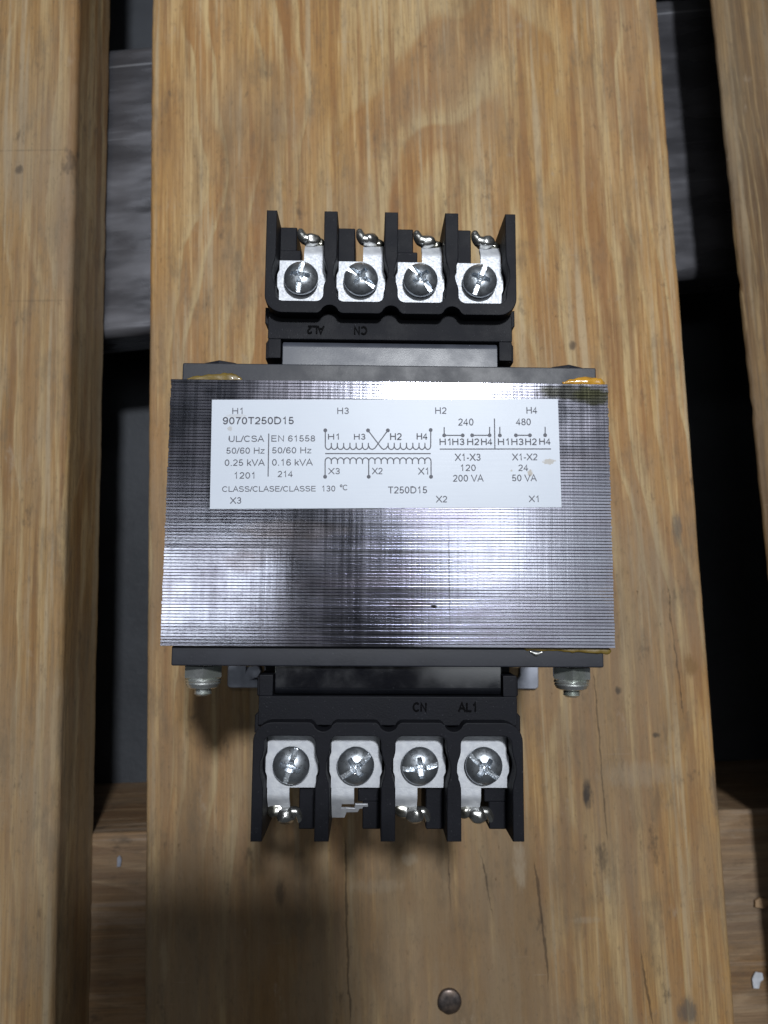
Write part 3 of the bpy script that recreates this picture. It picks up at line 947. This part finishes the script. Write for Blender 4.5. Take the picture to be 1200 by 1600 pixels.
# bolts
def hexa(bm, cx, cz, y0, y1, r, turn=0.0, cham=.5):
    pr = [(r * .88, y0), (r, y0 + math.copysign(cham * .6, y1 - y0)), (r, y1 - math.copysign(cham * .6, y1 - y0)), (r * .88, y1)]
    lathe_pts = []
    rings = []
    for rr_, yy in pr:
        rings.append([bm.verts.new((cx + rr_ * math.cos(turn + k * math.pi / 3), yy, cz + rr_ * math.sin(turn + k * math.pi / 3))) for k in range(6)])
    for a, b in zip(rings, rings[1:]):
        for k in range(6):
            j = (k + 1) % 6
            bm.faces.new((a[k], a[j], b[j], b[k]))
    bm.faces.new(rings[0])
    bm.faces.new(rings[-1])
    bmesh.ops.recalc_face_normals(bm, faces=bm.faces)


BZ = TOP - 8.6
for cx, turn in ((-40.4, .32), (40.6, .72)):
    for cz in (BZ, 11.0):
        bm = bmesh.new()
        tn = turn if cz > 40 else turn + .5
        hexa(bm, cx, cz, -32.85, -36.1, 4.45, tn, .7)
        lathe(bm, [(3.6, -36.0), (3.9, -36.5), (3.6, -36.8), (3.75, -37.1), (3.3, -37.9), (2.7, -38.2), (2.0, -38.2)], 28, 'y', (cx, 0, cz))
        nut = new_obj('lock_nut', bm, M_NUT, tr, smooth=30)
        bm = bmesh.new()
        prof = [(1.55, -38.3)]
        for k in range(4):
            prof += [(1.9, -38.45 - k * .3), (1.65, -38.6 - k * .3)]
        prof += [(1.4, -39.75)]
        lathe(bm, prof, 20, 'y', (cx, 0, cz))
        new_obj('bolt', bm, M_NUT, nut, smooth=30)
        bm = bmesh.new()
        hexa(bm, cx + (2 if cx < 0 else 0), cz - .2, 32.8, 34.5, 4.3, .52)
        new_obj('bolt_head', bm, M_PLATE, tr, smooth=30)


# ------------------------------------------------------------------ terminal blocks (drawn for the near side; the far side is turned by half a turn)
PX = [-20.3, -6.77, 6.77, 20.3]


def block_mesh():
    bm = bmesh.new()
    yo = -67.6
    pts = [(-27.9, yo)]
    pts += arc_pts(-23.9, -47.9, 4.0, 180, 90, 8)
    for xd in (-13.53, 0, 13.53):
        pts += [(xd - 2.75, -43.9), (xd - 2.35, -44.05)] + arc_pts(xd, -43.75, 2.0, 200, 340, 8) + [(xd + 2.35, -44.05), (xd + 2.75, -43.9)]
    pts += arc_pts(23.9, -47.9, 4.0, 90, 0, 8)
    pts += [(27.9, yo)]
    for xs in reversed(PX):
        h, sy, R = 5.28, -53.4, 6.1
        dy = math.sqrt(R * R - h * h)
        ang = math.degrees(math.atan2(dy, h))
        pts += [(xs + h, yo), (xs + h, sy - dy - .9)]
        pts += [(xs + h + .12, sy - dy - .25)] + arc_pts(xs, sy, R, -ang + 5, ang - 5, 8) + [(xs + h + .12, sy + dy + .25), (xs + h, sy + dy + .9)]
        pts += arc_pts(xs + h - 1.6, -48.3, 1.6, 0, 90, 5)
        pts += arc_pts(xs - h + 1.6, -48.3, 1.6, 90, 180, 5)
        pts += [(xs - h, sy + dy + .9), (xs - h - .12, sy + dy + .25)] + arc_pts(xs, sy, R, 180 - ang + 5, 180 + ang - 5, 8) + [(xs - h - .12, sy - dy - .25), (xs - h, sy - dy - .9)]
        pts += [(xs - h, yo)]
    prism(bm, list(reversed(pts)), TOP - 17, TOP, .28, 2)
    # floor below the contact plates, and the ledge beside each tab
    box(bm, -27.75, 27.75, -58.5, -43.2, TOP - 24, TOP - 6.4)
    for i, xs in enumerate(PX):
        box(bm, xs + 1.5, xs + 5.4, -67.3, -58.6, TOP - 21, TOP - 7.0, .2, 1)
        if i in (1, 3):
            box(bm, xs + .5, xs + 5.4, -61.6, -58.55, TOP - 20, TOP - 6.8, .2, 1)
        # step at the foot of each divider
        for a in (xs - 5.7, xs + 5.05):
            box(bm, a, a + .65, -65.2, -59, TOP - 23, TOP - 9, .1, 1)
    # web carrying the raised lettering, and its two arms
    box(bm, -27.5, 27.5, -45.2, -39.15, TOP - 26, TOP - 3.6, .25, 2)
    for s in (1, -1):
        a, b = sorted((s * 24.5, s * 27.45))
        box(bm, a, b, -39.2, -34.7, TOP - 24, TOP - 3.62, .25, 2)
        a, b = sorted((s * 24.7, s * 28.3))
        c = s * 28.3
        prism(bm, sorted_ccw([(s * 25, -35.4), (c, -35.4), (c, -39.2), (s * 27.3, -40.6), (s * 25, -40.6)]), TOP - 22, TOP - 6.5, .2, 1)
        prism(bm, sorted_ccw([(s * 25, -42.2), (s * 27.3, -42.2), (s * 28.4, -43.4), (s * 28.4, -47), (s * 25, -47)]), TOP - 22, TOP - 5.0, .2, 1)
        a, b = sorted((s * 24.6, s * 27.0))
        box(bm, a, b, -34.8, -32.9, TOP - 24, TOP - 9, .2, 1)
    return bm


def sorted_ccw(pts):
    cx = sum(a for a, b in pts) / len(pts)
    cy = sum(b for a, b in pts) / len(pts)
    return sorted(pts, key=lambda q: math.atan2(q[1] - cy, q[0] - cx))


ZP = TOP - 5.1


def plate_mesh(kind):
    """contact plate, screw at the local origin, outer side is -y; top at z=0"""
    bm = bmesh.new()
    oy = 53.4
    out = [(-5.25, -46.75 + oy), (-5.25, -51.0 + oy), (-5.6, -52 + oy), (-5.6, -55 + oy), (-5.25, -56 + oy), (-5.25, -58.3 + oy), (5.15, -58.3 + oy), (5.15, -56 + oy), (5.6, -55 + oy),
           (5.6, -52 + oy), (5.15, -51 + oy), (5.15, -46.75 + oy)]
    prism(bm, out, -1.0, 0, .12, 2)
    # tab, bent down past the edge
    def bend(x, s):
        if s < 1.6:
            return (x, -4.6 - s, -.03)
        if s < 3.2:
            a = (s - 1.6) / 1.6 * math.radians(40)
            r = 1.6 / math.radians(40)
            return (x, -6.2 - r * math.sin(a), -.03 - r * (1 - math.cos(a)))
        r = 1.6 / math.radians(40)
        a = math.radians(40)
        d = s - 3.2
        return (x, -6.2 - r * math.sin(a) - d * math.cos(a), -.03 - r * (1 - math.cos(a)) - d * math.sin(a))
    if kind == 'soldered':
        rows = [(s, -5.1, -.45) for s in [0, .8, 1.6, 2.0, 2.4, 2.8, 3.2, 4.0, 4.8, 5.4]] + [(6.2, -5.0, -.7), (6.9, -4.7, -1.2)]
    else:
        rows = [(s, -5.1, -.3) for s in [0, .8, 1.6, 2.0, 2.4, 2.8, 3.2, 4.0, 4.4]] + [(4.42, -5.1, -2.9), (5.2, -5.1, -3.0), (6.2, -5.1, -3.1), (6.25, -5.1, -2.0), (7.6, -5.1, -2.0), (9.2, -5.1, -2.4)]
    top, bot = [], []
    for s, xa, xb in rows:
        ta, tb = Vector(bend(xa, s)), Vector(bend(xb, s))
        top.append((bm.verts.new(ta), bm.verts.new(tb)))
        bot.append((bm.verts.new(ta + Vector((0, .25, -.8))), bm.verts.new(tb + Vector((0, .25, -.8)))))
    for i in range(len(rows) - 1):
        bm.faces.new((top[i][0], top[i + 1][0], top[i + 1][1], top[i][1]))
        bm.faces.new((bot[i][1], bot[i + 1][1], bot[i + 1][0], bot[i][0]))
        for k in (0, 1):
            bm.faces.new((top[i][k], top[i + 1][k], bot[i + 1][k], bot[i][k]))
    bm.faces.new((top[-1][0], bot[-1][0], bot[-1][1], top[-1][1]))
    bm.faces.new((top[0][0], bot[0][0], bot[0][1], top[0][1]))
    if kind != 'soldered':
        n0 = len(bm.verts)
        prism(bm, [(-2.2, -10.3), (-.2, -10.5), (-.1, -9.0), (2.6, -9.0), (2.7, -10.1), (3.0, -12.0), (3.9, -12.6), (4.0, -13.3), (2.4, -13.3), (1.9, -10.6), (.9, -10.7), (.5, -11.9), (-2.2, -12.0)], -.8, 0, .12, 1)
        bm.verts.ensure_lookup_table()
        for v in list(bm.verts)[n0:]:
            q = Vector(bend(v.co.x, -v.co.y - 4.6))
            v.co = Vector((v.co.x, q.y, q.z + v.co.z + .02))
    bmesh.ops.recalc_face_normals(bm, faces=bm.faces)
    return bm


def screw_mesh():
    """pan head with a slot right across and a cross recess; underside at z=0"""
    bm = bmesh.new()
    n, R = 96, 3.92
    g = []
    for j in range(n + 1):
        row = []
        for i in range(n + 1):
            a, b = 2 * i / n - 1, 2 * j / n - 1
            u, v = R * a * math.sqrt(1 - b * b / 2), R * b * math.sqrt(1 - a * a / 2)
            r = math.hypot(u, v) / R
            z = .95 + 1.75 * (1 - r ** 2.5) if r < 1 else .95
            z -= max(0, r - .93) ** 2 * 60
            def wall(d, w, soft=.10):
                return min(1, max(0, (w + soft - d) / soft))
            s = wall(abs(v), .44)
            zs = min(z, 1.12 + .02 * noise.noise(Vector((u * 3, v * 3, 0))))
            z1 = z * (1 - s) + zs * s
            for (uu, vv) in ((u, v), (v, u)):
                k = wall(abs(vv), .50 - .06 * abs(uu)) * wall(abs(uu), 1.95, .2)
                zc = .55 + .45 * abs(uu)
                z1 = z1 * (1 - k) + min(z1, zc) * k
            c = wall(math.hypot(u, v), .75, .35)
            z1 = z1 * (1 - c) + min(z1, .55 + .45 * math.hypot(u, v)) * c
            row.append(bm.verts.new((u, v, z1)))
        g.append(row)
    for j in range(n):
        for i in range(n):
            bm.faces.new((g[j][i], g[j][i + 1], g[j + 1][i + 1], g[j + 1][i]))
    rim = [g[0][i] for i in range(n)] + [g[j][n] for j in range(n)] + [g[n][n - i] for i in range(n)] + [g[n - j][0] for j in range(n)]
    m = len(rim)
    lo = [bm.verts.new((v.co.x * .985, v.co.y * .985, .25)) for v in rim]
    lo2 = [bm.verts.new((v.co.x * .93, v.co.y * .93, 0)) for v in rim]
    for a, b in ((rim, lo), (lo, lo2)):
        for k in range(m):
            j = (k + 1) % m
            bm.faces.new((a[j], a[k], b[k], b[j]))
    # square washer face under the head
    bmesh.ops.recalc_face_normals(bm, faces=bm.faces)
    return bm


def blob(bm, c, r, seed, rough=.25):
    g = bmesh.ops.create_icosphere(bm, subdivisions=4, radius=1.0)
    for q in g['verts']:
        n = q.co.copy()
        k = 1 + rough * noise.noise(n * 1.1 + Vector((seed, seed * .7, 0)))
        q.co = Vector(c) + Vector((n.x * r[0], n.y * r[1], n.z * r[2])) * k


def solder_mesh(v):
    """blob of solder on the bent tab with the clipped wire end; screw axis at the origin, plate top at z=0"""
    bm = bmesh.new()
    d = [random.uniform(-.2, .2) for _ in range(4)]
    blob(bm, (-3.3, -10.2, -2.4), (2.0, 1.5, 1.0), v + 3, .3)
    blob(bm, (-1.0 + d[0], -11.0 + d[1], -2.0), (2.0, 1.8, 1.7), v, .18)
    tube(bm, [(-.2 + d[0], -10.4, -2.2), (1.0 + d[0], -10.4, -2.2), (1.7 + d[0], -11.2, -2.3), (1.9 + d[0], -12.4 + d[2], -2.6)], [1.1, 1.05, .85, .65], 14, 5)
    return bm


def solder_far(v):
    bm = bmesh.new()
    d = [random.uniform(-.2, .2) for _ in range(4)]
    blob(bm, (-3.6, -10.4, -2.6), (1.7, 1.1, .9), v + 5, .3)
    blob(bm, (-1.9 + d[0], -10.9 + d[1], -1.9), (2.1, 1.6, 1.6), v, .2)
    tube(bm, [(-1.6 + d[0], -10.9 + d[1], -1.8), (-.5 + d[0], -10.9, -1.6), (.2 + d[0], -11.6, -1.5), (.6 + d[0], -12.7 + d[2], -1.4)], [1.4, 1.35, 1.15, .85], 14, 5)
    return bm


screw_proto = None
plate_protos = {}


def part_copy(cache, key, maker):
    """the first call builds the part, later calls copy it"""
    if key not in cache:
        cache[key] = maker()
        return cache[key]
    o = cache[key].copy()
    COL.objects.link(o)
    return o


cache = {}
SLOT = {0: [72, 38, 7, -39], 1: [70 - 180, -50, -35, 82]}
for s in (0, 1):
    blk = part_copy(cache, 'block', lambda: new_obj('terminal_block', block_mesh(), M_PLASTIC, tr, smooth=35))
    blk.parent = tr
    blk.rotation_euler.z = math.pi * s
    for i, xs in enumerate(PX):
        kind = 'bare' if (s == 0 and i == 1) else 'soldered'
        pl = part_copy(cache, kind, lambda: new_obj('contact_plate', plate_mesh(kind), M_TIN, blk, smooth=35))
        pl.parent = blk
        pl.location = Vector((xs, -53.4, ZP)) * MM
        sc = part_copy(cache, 'screw', lambda: new_obj('terminal_screw', screw_mesh(), M_SCREW, blk, smooth=28))
        sc.parent = blk
        sc.location = Vector((xs, -53.4, ZP + .9)) * MM
        sc.rotation_euler = (math.radians(random.uniform(-2, 2)), math.radians(random.uniform(-2, 2)), math.radians(SLOT[s][i] - 180 * s))
        if kind == 'soldered':
            new_obj('solder_joint', (solder_far if s else solder_mesh)(i * 3.1 + s * 17), M_SOLDER, blk, (xs, -53.4, ZP), smooth=60)
    bm = bmesh.new()
    stroke_text(bm, 'CN', 5.2, -42.2, 3.0, 1.8, .36)
    stroke_text(bm, 'AL1' if s == 0 else 'AL2', 14.8, -42.2, 3.9, 1.8, .36)
    ext = bmesh.ops.extrude_face_region(bm, geom=list(bm.faces))
    for q in ext['geom']:
        if isinstance(q, bmesh.types.BMVert):
            q.co.z += .28
    bmesh.ops.recalc_face_normals(bm, faces=bm.faces)
    new_obj('raised_lettering', bm, M_LETTER, blk, (0, 0, TOP - 3.62))

# ------------------------------------------------------------------ rating label
LROT = math.radians(.814)
bm = bmesh.new()
box(bm, -37.58, 37.58, -11.9, 11.9, 0, .10, .03, 1)
lab = new_obj('rating_label', bm, M_STICKER, tr, (-.864, 12.627, TOP + .07), LROT)
bm = bmesh.new()
bmb = bmesh.new()
for (t, x, y, w, h, b) in TEXT:
    stroke_text(bmb if b else bm, t, x, y, w, h, h * (.175 if b else .15))
new_obj('printed_text', bm, M_INK, lab, (0, 0, .13))
new_obj('bold_text', bmb, M_INKB, lab, (0, 0, .13))
bm = bmesh.new()
for k, pts in enumerate(LINES):
    ribbon(bm, pts, .24, k * .0002)
for (x, y) in DOTS:
    prism(bm, [(x + .42 * math.cos(a * math.pi / 8), y + .42 * math.sin(a * math.pi / 8)) for a in range(16)], -.005, .012)
new_obj('wiring_diagram', bm, M_INK, lab, (0, 0, .13))


# ------------------------------------------------------------------ varnish drips
def drip(pts, radii, mat, flat, seed, name='varnish_drip'):
    bm = bmesh.new()
    tube(bm, pts, radii, 18, 6)
    for q in bm.verts:
        q.co += Vector((noise.noise(q.co * .5 + Vector((seed, 0, 0))), noise.noise(q.co * .9 + Vector((0, seed, 0))), noise.noise(q.co * .5 + Vector((0, 0, seed))))) * .35
    z0 = pts[0][2]
    for q in bm.verts:
        q.co.z = z0 + (q.co.z - z0) * flat
    return new_obj(name, bm, mat, tr, smooth=70)


ZE = TOP - 1.5
drip([(-44.6, 29.0, ZE), (-41.5, 29.2, ZE), (-38.0, 29.3, ZE), (-35.0, 29.3, ZE), (-33.0, 29.0, ZE)], [.3, .6, .95, 1.1, .4], M_OLIVE, .5, 3)
drip([(38.0, 29.0, ZE + .5), (40.6, 29.2, ZE + .5), (43.4, 29.3, ZE + .5), (45.9, 29.1, ZE + .5), (47.0, 28.9, ZE + .2)], [.3, .75, 1.15, 1.15, .6], M_RESIN, .8, 8)
drip([(29, -28.8, ZE), (34, -28.9, ZE), (39, -29.0, ZE), (43, -29.1, ZE), (46.6, -29.2, ZE)], [.35, .4, .5, .6, .7], M_OLIVE, .5, 12)
drip([(30.2, -29.6, ZE), (31.4, -29.8, ZE), (32.4, -29.6, ZE)], [.25, .4, .25], M_SOLDER, .5, 22)

# ------------------------------------------------------------------ the phone the picture is taken with (above the lens, out of frame; seen as reflection and shade)
bm = bmesh.new()
pw, ph = 33.5, 75.0
pts = []
for cx, cy, a in ((pw - 9, ph - 9, 0), (-pw + 9, ph - 9, 90), (-pw + 9, -ph + 9, 180), (pw - 9, -ph + 9, 270)):
    pts += arc_pts(cx, cy, 9, a, a + 90, 6)
prism(bm, pts, 0, 8.4, 1.2, 3)
phone = new_obj('smartphone', bm, M_PHONE, None, smooth=40)
phone.matrix_world = Matrix.Translation(CAM_POS) @ CAM_ROT.to_4x4() @ Matrix.Translation(Vector((-7.5, 20 - ph, 4.5)) * MM)
tag(phone, 'dark phone held flat above the transformer, seen only as a dim reflection and shade', 'phone')
bm = bmesh.new()
for k in range(3):
    lathe(bm, [(4.6, 1.2), (5.4, .8), (5.4, -.8), (4.6, -1.2)], 24, 'z', (24, ph - 14 - k * 17, 0))
new_obj('camera_lens', bm, M_PHONE, phone, (0, 0, -.2), smooth=40)
